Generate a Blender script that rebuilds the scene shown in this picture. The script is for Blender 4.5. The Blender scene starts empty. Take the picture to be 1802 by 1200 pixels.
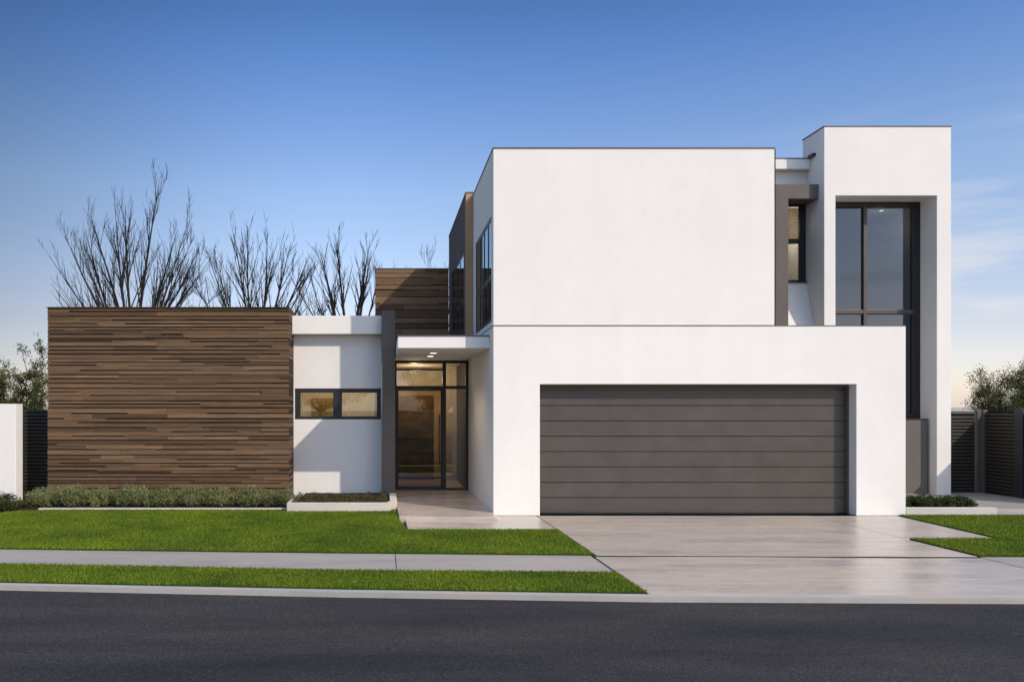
import bpy, math, random
import numpy as np
from mathutils import Vector, Matrix
R = math.radians
rng = np.random.default_rng(7)
random.seed(7)
scene = bpy.context.scene
col = scene.collection

# ------------------------------------------------------------------ camera
cam_d = bpy.data.cameras.new("camera")
cam = bpy.data.objects.new("camera", cam_d); col.objects.link(cam)
cam.location = (0, -15, 1.85)
cam.rotation_euler = (R(90), 0, 0)
cam_d.sensor_width = 36; cam_d.lens = 36*1500/1802
cam_d.shift_x = (901-672)/1802; cam_d.shift_y = (722-600)/1802
cam_d.clip_start = 0.1; cam_d.clip_end = 6000
scene.camera = cam

# ------------------------------------------------------------------ light
SUN_FROM = Vector((0.95, -1.0, 0.96)).normalized()
sun_el = math.asin(SUN_FROM.z)
sun_rot = math.atan2(SUN_FROM.x, SUN_FROM.y)
world = bpy.data.worlds.new("World"); scene.world = world
world.use_nodes = True
wn = world.node_tree; wn.nodes.clear()
def wnode(t, **kw):
    n = wn.nodes.new(t)
    for k, v in kw.items(): setattr(n, k, v)
    return n
w_out = wnode('ShaderNodeOutputWorld'); w_bg = wnode('ShaderNodeBackground')
w_bg.inputs['Strength'].default_value = 0.15
sky = wnode('ShaderNodeTexSky', sky_type='NISHITA', sun_disc=False,
            sun_elevation=sun_el, sun_rotation=sun_rot)
sky.altitude = 0; sky.air_density = 1.0; sky.dust_density = 0.6; sky.ozone_density = 2.5
tc = wnode('ShaderNodeTexCoord')
sep = wnode('ShaderNodeSeparateXYZ'); wn.links.new(tc.outputs['Generated'], sep.inputs[0])
# elevation grading: warm thin haze at the horizon, deeper blue above, zenith boosted as added fill light
ramp = wnode('ShaderNodeValToRGB')
wn.links.new(sep.outputs['Z'], ramp.inputs[0])
SKY_RAMP = [(0.0, (1.38, 1.17, 1.28)), (0.03, (1.36, 1.15, 1.24)), (0.094, (1.23, 0.99, 1.02)), (0.17, (1.20, 1.05, 1.07)),
            (0.247, (1.13, 1.07, 1.14)), (0.328, (0.82, 0.93, 1.13)), (0.383, (0.61, 0.81, 1.10)), (0.43, (0.46, 0.68, 0.94)), (0.60, (2.7, 2.35, 1.95)), (1.0, (4.3, 3.4, 2.45))]
els = ramp.color_ramp.elements
while len(els) < len(SKY_RAMP): els.new(0.5)
for e, (p, c) in zip(els, SKY_RAMP): e.position = p; e.color = (*c, 1)
mul = wnode('ShaderNodeMix', data_type='RGBA', blend_type='MULTIPLY'); mul.inputs[0].default_value = 1
wn.links.new(sky.outputs[0], mul.inputs[6]); wn.links.new(ramp.outputs[0], mul.inputs[7])
# sky graded darker towards the left, with a vignette-like falloff
azl = wnode('ShaderNodeMapRange', interpolation_type='SMOOTHSTEP'); azl.inputs['From Min'].default_value = -0.55; azl.inputs['From Max'].default_value = 0.0
azl.inputs['To Min'].default_value = 0.42; azl.inputs['To Max'].default_value = 1.0
wn.links.new(sep.outputs['X'], azl.inputs['Value'])
mul2 = wnode('ShaderNodeMix', data_type='RGBA', blend_type='MULTIPLY'); mul2.inputs[0].default_value = 1
wn.links.new(mul.outputs[2], mul2.inputs[6]); azt = wnode('ShaderNodeMapRange'); azt.inputs['From Min'].default_value = 0.42; azt.inputs['From Max'].default_value = 0.55
wn.links.new(sep.outputs['Z'], azt.inputs['Value'])
azb = wnode('ShaderNodeMapRange'); azb.inputs['From Min'].default_value = 0.3; azb.inputs['From Max'].default_value = -0.1
wn.links.new(sep.outputs['Y'], azb.inputs['Value'])
azm = wnode('ShaderNodeMath', operation='MAXIMUM'); wn.links.new(azt.outputs[0], azm.inputs[0]); wn.links.new(azb.outputs[0], azm.inputs[1])
azx = wnode('ShaderNodeMix', data_type='FLOAT'); wn.links.new(azm.outputs[0], azx.inputs[0]); wn.links.new(azl.outputs[0], azx.inputs[2]); azx.inputs[3].default_value = 1.0
wn.links.new(azx.outputs[0], mul2.inputs[7])
# cirrus: stretched noise on the sky direction
mp = wnode('ShaderNodeMapping'); mp.inputs['Scale'].default_value = (1.6, 1.6, 11.0)
mp.inputs['Rotation'].default_value = (0.05, 0.10, 0.0); mp.inputs['Location'].default_value = (0.35, 0.2, 0.55)
wn.links.new(tc.outputs['Generated'], mp.inputs[0])
cn = wnode('ShaderNodeTexNoise'); cn.inputs['Scale'].default_value = 1.7; cn.inputs['Detail'].default_value = 7
cn.inputs['Roughness'].default_value = 0.55
wn.links.new(mp.outputs[0], cn.inputs['Vector'])
cr = wnode('ShaderNodeValToRGB'); cr.color_ramp.elements[0].position = 0.50; cr.color_ramp.elements[1].position = 0.72
wn.links.new(cn.outputs['Fac'], cr.inputs[0])
azr = wnode('ShaderNodeMapRange'); azr.inputs['From Min'].default_value = 0.25; azr.inputs['From Max'].default_value = 0.60
wn.links.new(sep.outputs['X'], azr.inputs['Value'])
elr = wnode('ShaderNodeMapRange'); elr.inputs['From Min'].default_value = 0.30; elr.inputs['From Max'].default_value = 0.16
wn.links.new(sep.outputs['Z'], elr.inputs['Value'])
m1 = wnode('ShaderNodeMath', operation='MULTIPLY'); m2 = wnode('ShaderNodeMath', operation='MULTIPLY'); m3 = wnode('ShaderNodeMath', operation='MULTIPLY')
wn.links.new(azr.outputs[0], m1.inputs[0]); wn.links.new(elr.outputs[0], m1.inputs[1])
wn.links.new(m1.outputs[0], m2.inputs[0]); wn.links.new(cr.outputs[0], m2.inputs[1])
wn.links.new(m2.outputs[0], m3.inputs[0]); m3.inputs[1].default_value = 1.0
cm = wnode('ShaderNodeMix', data_type='RGBA'); cm.inputs[7].default_value = (5.6, 5.5, 5.6, 1)
wn.links.new(m3.outputs[0], cm.inputs[0]); wn.links.new(mul2.outputs[2], cm.inputs[6])
wn.links.new(cm.outputs[2], w_bg.inputs['Color']); wn.links.new(w_bg.outputs[0], w_out.inputs[0])

sun_d = bpy.data.lights.new("sun", 'SUN'); sun_d.energy = 3.15; sun_d.angle = R(0.5); sun_d.color = (1.0, 0.885, 0.75)
sun = bpy.data.objects.new("sun", sun_d); col.objects.link(sun)
sun.rotation_euler = (-SUN_FROM).to_track_quat('-Z', 'Y').to_euler()
sun.location = (10, -20, 20)
scene.view_settings.view_transform = 'Standard'; scene.view_settings.look = 'None'
scene.view_settings.exposure = 0.0; scene.view_settings.gamma = 1

# ------------------------------------------------------------------ materials
def new_mat(name):
    m = bpy.data.materials.new(name); m.use_nodes = True
    nt = m.node_tree; return m, nt, nt.nodes['Principled BSDF']
def noise(nt, scale, detail=4, rough=0.5, vec=None, stretch=None):
    n = nt.nodes.new('ShaderNodeTexNoise')
    n.inputs['Scale'].default_value = scale; n.inputs['Detail'].default_value = detail; n.inputs['Roughness'].default_value = rough
    t = nt.nodes.new('ShaderNodeTexCoord')
    if stretch:
        mp = nt.nodes.new('ShaderNodeMapping'); mp.inputs['Scale'].default_value = stretch
        nt.links.new(t.outputs['Object'], mp.inputs[0]); nt.links.new(mp.outputs[0], n.inputs['Vector'])
    else: nt.links.new(t.outputs['Object'], n.inputs['Vector'])
    return n.outputs['Fac']
def cramp(nt, fac, stops):
    r = nt.nodes.new('ShaderNodeValToRGB'); e = r.color_ramp.elements
    while len(e) < len(stops): e.new(0.5)
    for el, (p, c) in zip(e, stops):
        el.position = p; el.color = (*c, 1) if len(c) == 3 else c
    nt.links.new(fac, r.inputs[0]); return r.outputs[0]
def mixc(nt, fac, a, b, mode='MIX'):
    m = nt.nodes.new('ShaderNodeMix'); m.data_type = 'RGBA'; m.blend_type = mode
    if isinstance(fac, (int, float)): m.inputs[0].default_value = fac
    else: nt.links.new(fac, m.inputs[0])
    for i, v in ((6, a), (7, b)):
        if isinstance(v, tuple): m.inputs[i].default_value = (*v, 1)
        else: nt.links.new(v, m.inputs[i])
    return m.outputs[2]
def bump(nt, bsdf, h, strength, dist=0.01):
    b = nt.nodes.new('ShaderNodeBump'); b.inputs['Strength'].default_value = strength; b.inputs['Distance'].default_value = dist
    nt.links.new(h, b.inputs['Height']); nt.links.new(b.outputs[0], bsdf.inputs['Normal'])
def sc(c, k): return tuple(x*k for x in c)

def mat_render(name, c, var=0.06, rough=0.9, bs=0.25):
    m, nt, b = new_mat(name)
    n1 = noise(nt, 0.9, 6, 0.6); n2 = noise(nt, 7, 5, 0.65); n4 = noise(nt, 1.0, 4, 0.6, stretch=(3.5, 3.5, 0.35))
    a = cramp(nt, n1, [(0.3, sc(c, 1-var)), (0.7, sc(c, 1+var*0.5))])
    bb = cramp(nt, n2, [(0.3, (1-var*0.7,)*3), (0.6, (1, 1, 1))])
    c4 = cramp(nt, n4, [(0.35, (1-var*0.5,)*3), (0.6, (1, 1, 1))])
    x = mixc(nt, 1.0, a, bb, 'MULTIPLY'); x = mixc(nt, 1.0, x, c4, 'MULTIPLY')
    nt.links.new(x, b.inputs['Base Color']); b.inputs['Roughness'].default_value = rough
    b.inputs['Specular IOR Level'].default_value = 0.25
    bump(nt, b, noise(nt, 160, 3, 0.6), bs, 0.004)
    return m
def mat_concrete(name, c, rough=0.6, spec=0.4, var=0.14, spk=0.5):
    m, nt, b = new_mat(name)
    n1 = noise(nt, 0.9, 10, 0.72, stretch=(0.45, 1.8, 1)); n2 = noise(nt, 3.2, 6, 0.6); n3 = noise(nt, 120, 3, 0.6)
    warm = (c[0]*1.08, c[1]*1.0, c[2]*0.90); cool = (c[0]*(0.9-var*0.7), c[1]*(0.92-var*0.7), c[2]*(0.98-var*0.7))
    a = cramp(nt, n1, [(0.3, cool), (0.5, c), (0.72, warm)])
    n5 = noise(nt, 2.2, 9, 0.75, stretch=(0.35, 2.6, 1))
    b2 = mixc(nt, 1.0, cramp(nt, n2, [(0.3, (1-var*0.5,)*3), (0.65, (1.0,)*3)]), cramp(nt, n5, [(0.36, (1-var*0.9,)*3), (0.60, (1.0,)*3)]), 'MULTIPLY')
    b3 = cramp(nt, n3, [(0.3, (1-var*spk,)*3), (0.6, (1.0,)*3)])
    x = mixc(nt, 1.0, a, b2, 'MULTIPLY'); x = mixc(nt, 1.0, x, b3, 'MULTIPLY')
    nt.links.new(x, b.inputs['Base Color'])
    rr = cramp(nt, n1, [(0.3, (rough*0.75,)*3), (0.7, (min(1, rough*1.2),)*3)])
    nt.links.new(rr, b.inputs['Roughness']); b.inputs['Specular IOR Level'].default_value = spec
    bump(nt, b, n3, 0.2, 0.003)
    return m
def mat_asphalt():
    m, nt, b = new_mat('asphalt')
    n1 = noise(nt, 0.45, 8, 0.68, stretch=(0.45, 1.9, 1)); n3 = noise(nt, 130, 2, 0.7); n2 = noise(nt, 38, 4, 0.7)
    v = nt.nodes.new('ShaderNodeTexVoronoi'); v.inputs['Scale'].default_value = 95
    t = nt.nodes.new('ShaderNodeTexCoord'); nt.links.new(t.outputs['Object'], v.inputs['Vector'])
    a = cramp(nt, n1, [(0.3, (0.020, 0.0205, 0.0245)), (0.7, (0.058, 0.053, 0.052))])
    st = cramp(nt, v.outputs['Color'], [(0.2, (0.55,)*3), (0.7, (1.1,)*3), (0.97, (1.9,)*3)])
    b2 = cramp(nt, n2, [(0.3, (0.72,)*3), (0.7, (1.15,)*3)])
    x = mixc(nt, 0.85, a, st, 'MULTIPLY'); x = mixc(nt, 1.0, x, b2, 'MULTIPLY')
    nt.links.new(x, b.inputs['Base Color']); b.inputs['Roughness'].default_value = 0.85
    b.inputs['Specular IOR Level'].default_value = 0.14
    bump(nt, b, v.outputs['Distance'], 0.6, 0.006)
    return m
def mat_wood(name, dark, mid, light):
    m, nt, b = new_mat(name)
    at = nt.nodes.new('ShaderNodeAttribute'); at.attribute_name = 'tone'
    base = cramp(nt, at.outputs['Fac'], [(0.0, dark), (0.5, mid), (1.0, light)])
    g = noise(nt, 3.0, 8, 0.65, stretch=(0.8, 6, 34)); g2 = noise(nt, 1.1, 5, 0.6, stretch=(0.4, 1, 5))
    gg = cramp(nt, g, [(0.26, (0.42, 0.38, 0.34)), (0.5, (0.95,)*3), (0.75, (1.4, 1.34, 1.22))])
    g3 = cramp(nt, g2, [(0.3, (0.8, 0.82, 0.86)), (0.7, (1.12, 1.05, 1.0))])
    x = mixc(nt, 1.0, base, gg, 'MULTIPLY'); x = mixc(nt, 1.0, x, g3, 'MULTIPLY')
    nt.links.new(x, b.inputs['Base Color']); b.inputs['Roughness'].default_value = 0.75
    b.inputs['Specular IOR Level'].default_value = 0.3
    bump(nt, b, g, 0.35, 0.006)
    return m
def mat_metal(name, c, rough=0.45, spec=0.5, metal=0.0):
    m, nt, b = new_mat(name)
    n = noise(nt, 2.5, 5, 0.6)
    x = cramp(nt, n, [(0.3, sc(c, 0.88)), (0.7, sc(c, 1.1))])
    nt.links.new(x, b.inputs['Base Color'])
    nt.links.new(cramp(nt, n, [(0.3, (rough*0.85,)*3), (0.7, (rough*1.15,)*3)]), b.inputs['Roughness'])
    b.inputs['Specular IOR Level'].default_value = spec; b.inputs['Metallic'].default_value = metal
    return m
def mat_leaf(name, dark, mid, light, rough=0.6, trans=0.25, patch=None):
    m, nt, b = new_mat(name)
    at = nt.nodes.new('ShaderNodeAttribute'); at.attribute_name = 'tone'
    x = cramp(nt, at.outputs['Fac'], [(0.0, dark), (0.5, mid), (1.0, light)])
    if patch:
        n = noise(nt, patch, 6, 0.65); p = cramp(nt, n, [(0.32, (0.52, 0.62, 0.7)), (0.5, (1.0, 1.0, 1.0)), (0.68, (1.5, 1.28, 1.0))])
        x = mixc(nt, 1.0, x, p, 'MULTIPLY')
    nt.links.new(x, b.inputs['Base Color']); b.inputs['Roughness'].default_value = rough
    b.inputs['Specular IOR Level'].default_value = 0.25
    tr = nt.nodes.new('ShaderNodeBsdfTranslucent'); nt.links.new(x, tr.inputs['Color'])
    ms = nt.nodes.new('ShaderNodeMixShader'); ms.inputs[0].default_value = trans
    nt.links.new(b.outputs[0], ms.inputs[1]); nt.links.new(tr.outputs[0], ms.inputs[2])
    nt.links.new(ms.outputs[0], nt.nodes['Material Output'].inputs[0])
    return m
def mat_glass(name, refl=0.28, tint=(0.8, 0.8, 0.78), wav=0.02):
    m = bpy.data.materials.new(name); m.use_nodes = True; nt = m.node_tree; nt.nodes.clear()
    o = nt.nodes.new('ShaderNodeOutputMaterial'); ms = nt.nodes.new('ShaderNodeMixShader')
    t = nt.nodes.new('ShaderNodeBsdfTransparent'); g = nt.nodes.new('ShaderNodeBsdfGlossy')
    t.inputs['Color'].default_value = (*tint, 1); g.inputs['Roughness'].default_value = 0.0
    g.inputs['Color'].default_value = (0.78, 0.90, 1, 1)
    f = nt.nodes.new('ShaderNodeFresnel'); f.inputs['IOR'].default_value = 1.5
    mr = nt.nodes.new('ShaderNodeMapRange'); mr.inputs['From Min'].default_value = 0.04; mr.inputs['To Min'].default_value = refl
    nt.links.new(f.outputs[0], mr.inputs['Value']); nt.links.new(mr.outputs[0], ms.inputs[0])
    n = nt.nodes.new('ShaderNodeTexNoise'); n.inputs['Scale'].default_value = 0.9; n.inputs['Detail'].default_value = 1
    tcx = nt.nodes.new('ShaderNodeTexCoord'); nt.links.new(tcx.outputs['Object'], n.inputs['Vector'])
    b = nt.nodes.new('ShaderNodeBump'); b.inputs['Strength'].default_value = wav; b.inputs['Distance'].default_value = 0.05
    nt.links.new(n.outputs['Fac'], b.inputs['Height']); nt.links.new(b.outputs[0], g.inputs['Normal'])
    nt.links.new(t.outputs[0], ms.inputs[1]); nt.links.new(g.outputs[0], ms.inputs[2]); nt.links.new(ms.outputs[0], o.inputs[0])
    return m
def mat_plain(name, c, rough=0.8):
    m, nt, b = new_mat(name)
    x = cramp(nt, noise(nt, 4, 4), [(0.3, sc(c, 0.93)), (0.7, sc(c, 1.04))])
    nt.links.new(x, b.inputs['Base Color']); b.inputs['Roughness'].default_value = rough
    b.inputs['Specular IOR Level'].default_value = 0.12
    return m
def mat_emit(name, c, s):
    m, nt, b = new_mat(name)
    b.inputs['Emission Color'].default_value = (*c, 1); b.inputs['Emission Strength'].default_value = s
    b.inputs['Base Color'].default_value = (*c, 1); return m

M = dict(
    white=mat_render('white_render', (0.80, 0.775, 0.735), var=0.035),
    grey=mat_render('grey_render', (0.145, 0.128, 0.115), var=0.08, rough=0.8),
    tan=mat_render('tan_render', (0.46, 0.30, 0.17), var=0.08),  # front strip of the brown volume, sunlit tone put into the colour
    umber=mat_render('umber_render', (0.115, 0.090, 0.085), var=0.08),  # same brown volume, shaded side tone put into the colour
    wood=mat_wood('timber_cladding', (0.038, 0.024, 0.013), (0.132, 0.080, 0.044), (0.225, 0.145, 0.082)),
    door=mat_metal('garage_door_paint', (0.072, 0.064, 0.056), 0.36, 0.45),
    black=mat_metal('dark_window_frame', (0.020, 0.018, 0.018), 0.4),
    bronze=mat_metal('bronze_frame', (0.075, 0.060, 0.050), 0.45),
    flash=mat_metal('metal_flashing', (0.10, 0.105, 0.115), 0.5),
    charcoal=mat_metal('charcoal_slats', (0.040, 0.034, 0.027), 0.55),
    void=mat_metal('fence_backing', (0.008, 0.008, 0.009), 0.9, 0.1),
    navy=mat_metal('dark_post_paint', (0.020, 0.021, 0.026), 0.5),
    post=mat_metal('fence_post_paint', (0.085, 0.075, 0.07), 0.5),
    conc=mat_concrete('driveway_concrete', (0.56, 0.47, 0.395), 0.30, 0.5, var=0.24),
    path=mat_concrete('footpath_concrete', (0.37, 0.325, 0.29), 0.6, 0.4),
    kerb=mat_concrete('kerb_concrete', (0.42, 0.395, 0.37), 0.8, 0.3),
    planter=mat_concrete('pale_concrete', (0.60, 0.555, 0.50), 0.8, 0.3, var=0.08),
    joint=mat_plain('joint_dark', (0.03, 0.028, 0.027)),
    asphalt=mat_asphalt(),
    soil=mat_plain('soil', (0.035, 0.025, 0.018)),
    glass=mat_glass('window_glass', 0.085, (0.50, 0.52, 0.54)),
    glass_door=mat_glass('door_glass', 0.05, (0.72, 0.64, 0.54)),
    glass_clear=mat_glass('clear_glass', 0.07, (0.92, 0.91, 0.88)),
    plaster=mat_plain('interior_plaster', (0.58, 0.50, 0.38)),
    floor=mat_plain('interior_floor', (0.38, 0.30, 0.21), 0.35),
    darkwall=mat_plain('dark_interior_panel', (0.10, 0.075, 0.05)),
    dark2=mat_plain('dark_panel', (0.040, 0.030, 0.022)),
    stone=mat_concrete('stone_screen', (0.34, 0.25, 0.15), 0.9, 0.1, var=0.7, spk=0.6),
    art=mat_concrete('gold_picture', (0.45, 0.33, 0.12), 0.9, 0.1, var=0.6, spk=0.9),
    membrane=mat_plain('roof_membrane', (0.06, 0.06, 0.062)),  # dark sheets added on unseen faces to cut bounce light
    curtain=mat_leaf('curtain_fabric', (0.70, 0.64, 0.52), (0.70, 0.64, 0.52), (0.70, 0.64, 0.52), 0.9, 0.5),
    blind=mat_leaf('blind_slats', (0.7, 0.55, 0.33), (0.7, 0.55, 0.33), (0.7, 0.55, 0.33), 0.9, 0.5),
    bark=mat_plain('bark', (0.028, 0.023, 0.022), 0.9),
    barkb=mat_plain('brown_bark', (0.10, 0.075, 0.055), 0.9),
    grass=mat_leaf('grass_blades', (0.068, 0.112, 0.009), (0.138, 0.208, 0.012), (0.255, 0.320, 0.022), 0.55, 0.3, patch=0.7),
    lawn=mat_plain('lawn_base', (0.030, 0.060, 0.010), 1.0),
    ground=mat_plain('open_ground', (0.10, 0.088, 0.062), 1.0),
    sage=mat_leaf('sage_leaves', (0.060, 0.075, 0.028), (0.17, 0.19, 0.075), (0.34, 0.34, 0.14)),
    green=mat_leaf('low_shrub_leaves', (0.022, 0.036, 0.012), (0.055, 0.080, 0.020), (0.13, 0.15, 0.04)),
    russet=mat_leaf('russet_leaves', (0.04, 0.035, 0.015), (0.085, 0.075, 0.03), (0.16, 0.12, 0.05)),
    olive=mat_leaf('olive_leaves', (0.030, 0.042, 0.014), (0.075, 0.09, 0.025), (0.16, 0.16, 0.04)),
    hill=mat_plain('hill_scrub', (0.42, 0.36, 0.31), 1.0),  # distance haze put into the pale hill colour
    downl=mat_emit('downlight_lens', (1, 0.86, 0.66), 2.5),
)

# ------------------------------------------------------------------ builders
def finish(o, label=None, cat=None, group=None, kind=None):
    if label: o['label'] = label
    if cat: o['category'] = cat
    if group: o['group'] = group
    if kind: o['kind'] = kind
    return o
def thing(name, label, cat, loc=(0, 0, 0), group=None):
    o = bpy.data.objects.new(name, None); col.objects.link(o)
    o.location = loc; o.empty_display_size = 0.2
    return finish(o, label, cat, group)
def wloc(o):
    v = Vector((0, 0, 0))
    while o: v += o.location; o = o.parent
    return v
class MB:
    """collects faces into one mesh"""
    def __init__(s): s.v = []; s.f = []; s.t = []
    def quad(s, pts, tone=0.5):
        i = len(s.v); s.v += [tuple(p) for p in pts]; s.f.append(tuple(range(i, i+len(pts)))); s.t.append(tone)
    def box(s, x0, x1, y0, y1, z0, z1, tone=0.5):
        i = len(s.v)
        s.v += [(x0, y0, z0), (x1, y0, z0), (x1, y1, z0), (x0, y1, z0), (x0, y0, z1), (x1, y0, z1), (x1, y1, z1), (x0, y1, z1)]
        for q in ((3, 2, 1, 0), (4, 5, 6, 7), (0, 1, 5, 4), (1, 2, 6, 5), (2, 3, 7, 6), (3, 0, 4, 7)):
            s.f.append(tuple(i+k for k in q)); s.t.append(tone)
        return s
    def prism(s, pts, z0, z1, tone=0.5):
        n = len(pts); i = len(s.v)
        a = sum(pts[k][0]*pts[(k+1) % n][1]-pts[(k+1) % n][0]*pts[k][1] for k in range(n))
        if a < 0: pts = pts[::-1]
        s.v += [(x, y, z0) for x, y in pts] + [(x, y, z1) for x, y in pts]
        s.f.append(tuple(range(i+n-1, i-1, -1))); s.f.append(tuple(range(i+n, i+2*n))); s.t += [tone, tone]
        for k in range(n):
            k2 = (k+1) % n; s.f.append((i+k, i+k2, i+n+k2, i+n+k)); s.t.append(tone)
        return s
    def tube(s, pts, rads, sides=5, cap=True, tone=0.5):
        i0 = len(s.v); n = len(pts)
        up = Vector((0.3, 0.9, 0.2)).normalized()
        for k in range(n):
            p = Vector(pts[k])
            d = (Vector(pts[min(k+1, n-1)]) - Vector(pts[max(k-1, 0)])).normalized()
            a = d.cross(up)
            if a.length < 1e-3: a = d.cross(Vector((1, 0, 0)))
            a.normalize(); b = d.cross(a)
            for j in range(sides):
                t = 2*math.pi*j/sides
                s.v.append(tuple(p + (a*math.cos(t)+b*math.sin(t))*rads[k]))
        for k in range(n-1):
            for j in range(sides):
                j2 = (j+1) % sides
                s.f.append((i0+k*sides+j, i0+k*sides+j2, i0+(k+1)*sides+j2, i0+(k+1)*sides+j)); s.t.append(tone)
        if cap:
            s.f.append(tuple(i0+j for j in range(sides))[::-1]); s.f.append(tuple(i0+(n-1)*sides+j for j in range(sides))); s.t += [tone]*2
        return s
    def build(s, name, mat, parent=None, bevel=0, smooth=False, seg=2):
        me = bpy.data.meshes.new(name)
        off = wloc(parent) if parent else Vector((0, 0, 0))
        me.from_pydata([(x-off.x, y-off.y, z-off.z) for x, y, z in s.v], [], s.f)
        a = me.attributes.new('tone', 'FLOAT', 'FACE'); a.data.foreach_set('value', np.array(s.t, dtype=np.float32))
        me.materials.append(M[mat] if isinstance(mat, str) else mat)
        if smooth: me.polygons.foreach_set('use_smooth', [True]*len(me.polygons))
        me.update()
        o = bpy.data.objects.new(name, me); col.objects.link(o)
        if parent: o.parent = parent
        if bevel:
            b = o.modifiers.new('bevel', 'BEVEL'); b.width = bevel; b.segments = seg; b.limit_method = 'ANGLE'; b.angle_limit = R(40)
        return o
def solid(ops):
    """watertight union/difference of axis-aligned boxes: ops = [(+1|-1, x0,x1,y0,y1,z0,z1)]"""
    g = [sorted({round(o[1+2*a], 4) for o in ops} | {round(o[2+2*a], 4) for o in ops}) for a in range(3)]
    n = [len(x)-1 for x in g]
    occ = np.zeros((n[0]+2, n[1]+2, n[2]+2), bool)
    mid = [[(x[i]+x[i+1])/2 for i in range(len(x)-1)] for x in g]
    mx, my, mz = np.meshgrid(*[np.array(m) for m in mid], indexing='ij')
    inner = np.zeros(mx.shape, bool)
    for o in ops:
        r = (mx > o[1]) & (mx < o[2]) & (my > o[3]) & (my < o[4]) & (mz > o[5]) & (mz < o[6])
        inner[r] = o[0] > 0
    occ[1:-1, 1:-1, 1:-1] = inner
    mb = MB(); vid = {}
    def v(i, j, k):
        key = (i, j, k)
        if key not in vid: vid[key] = len(mb.v); mb.v.append((g[0][i], g[1][j], g[2][k]))
        return vid[key]
    for i, j, k in zip(*np.nonzero(inner)):
        i, j, k = int(i), int(j), int(k)
        F = [((-1, 0, 0), [(0, 0, 0), (0, 0, 1), (0, 1, 1), (0, 1, 0)]), ((1, 0, 0), [(1, 0, 0), (1, 1, 0), (1, 1, 1), (1, 0, 1)]),
             ((0, -1, 0), [(0, 0, 0), (1, 0, 0), (1, 0, 1), (0, 0, 1)]), ((0, 1, 0), [(0, 1, 0), (0, 1, 1), (1, 1, 1), (1, 1, 0)]),
             ((0, 0, -1), [(0, 0, 0), (0, 1, 0), (1, 1, 0), (1, 0, 0)]), ((0, 0, 1), [(0, 0, 1), (1, 0, 1), (1, 1, 1), (0, 1, 1)])]
        for d, q in F:
            if not occ[i+1+d[0], j+1+d[1], k+1+d[2]]:
                mb.f.append(tuple(v(i+a, j+b, k+c) for a, b, c in q)); mb.t.append(0.5)
    return mb
def raw_mesh(name, verts, nper, tone, mat, parent=None, loc=(0, 0, 0), extra_faces=None):
    """verts (N*nper,3) numpy: N polygons of nper vertices each"""
    n = len(verts)//nper
    me = bpy.data.meshes.new(name)
    me.vertices.add(len(verts)); me.vertices.foreach_set('co', verts.astype(np.float32).ravel())
    me.loops.add(len(verts)); me.loops.foreach_set('vertex_index', np.arange(len(verts), dtype=np.int32))
    me.polygons.add(n); me.polygons.foreach_set('loop_start', np.arange(0, len(verts), nper, dtype=np.int32))
    a = me.attributes.new('tone', 'FLOAT', 'FACE'); a.data.foreach_set('value', tone.astype(np.float32))
    me.materials.append(M[mat]); me.update(calc_edges=True)
    o = bpy.data.objects.new(name, me); col.objects.link(o); o.location = loc
    if parent: o.parent = parent
    return o
def leaves(P, L, W, up=0.3, fold=0.0, out=None):
    """diamond leaves at points P (n,3): returns verts (4n,3)"""
    n = len(P)
    d = rng.normal(size=(n, 3)); d[:, 2] = d[:, 2]*0.7 + up*1.5
    if out is not None: d += out*0.9
    d /= np.linalg.norm(d, axis=1)[:, None]
    s = np.cross(d, rng.normal(size=(n, 3))); s /= np.linalg.norm(s, axis=1)[:, None]
    l = (L*rng.uniform(0.6, 1.3, n))[:, None]; w = (W*rng.uniform(0.7, 1.2, n))[:, None]
    v = np.stack([P, P+d*l*0.5+s*w*0.5, P+d*l, P+d*l*0.5-s*w*0.5], 1)
    return v.reshape(-1, 3)

# ------------------------------------------------------------------ ground, street
def kerb_y(x):           # street edge, bending gently away to the left
    xs = [-60, -20, -4.1, -0.4, 2.7, 6.4, 20, 60]; ys = [8.0, -3.2, -5.84, -6.19, -6.41, -6.49, -6.5, -6.5]
    return float(np.interp(x, xs, ys))
KX = [-60, -40, -20, -14, -10, -7, -4.1, -2.2, -0.4, 1.2, 2.7, 4.5, 6.4, 9, 14, 20, 40, 60]
def kline(off): return [(x, kerb_y(x)+off) for x in KX]
def strip(offa, offb, z0, z1, xa=-60, xb=60):
    xs = sorted(set([x for x in KX if xa < x < xb]+[xa, xb]))
    mb = MB()
    for i in range(len(xs)-1):
        a, b = xs[i], xs[i+1]
        A = (offa(a), offa(b)) if callable(offa) else (kerb_y(a)+offa, kerb_y(b)+offa)
        B = (offb(a), offb(b)) if callable(offb) else (kerb_y(a)+offb, kerb_y(b)+offb)
        mb.quad([(a, A[0], z1), (b, A[1], z1), (b, B[1], z1), (a, B[0], z1)])
        mb.quad([(a, A[0], z0), (b, A[1], z0), (b, A[1], z1), (a, A[0], z1)])
        mb.quad([(b, B[1], z0), (a, B[0], z0), (a, B[0], z1), (b, B[1], z1)])
    return mb
g = MB()
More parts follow.
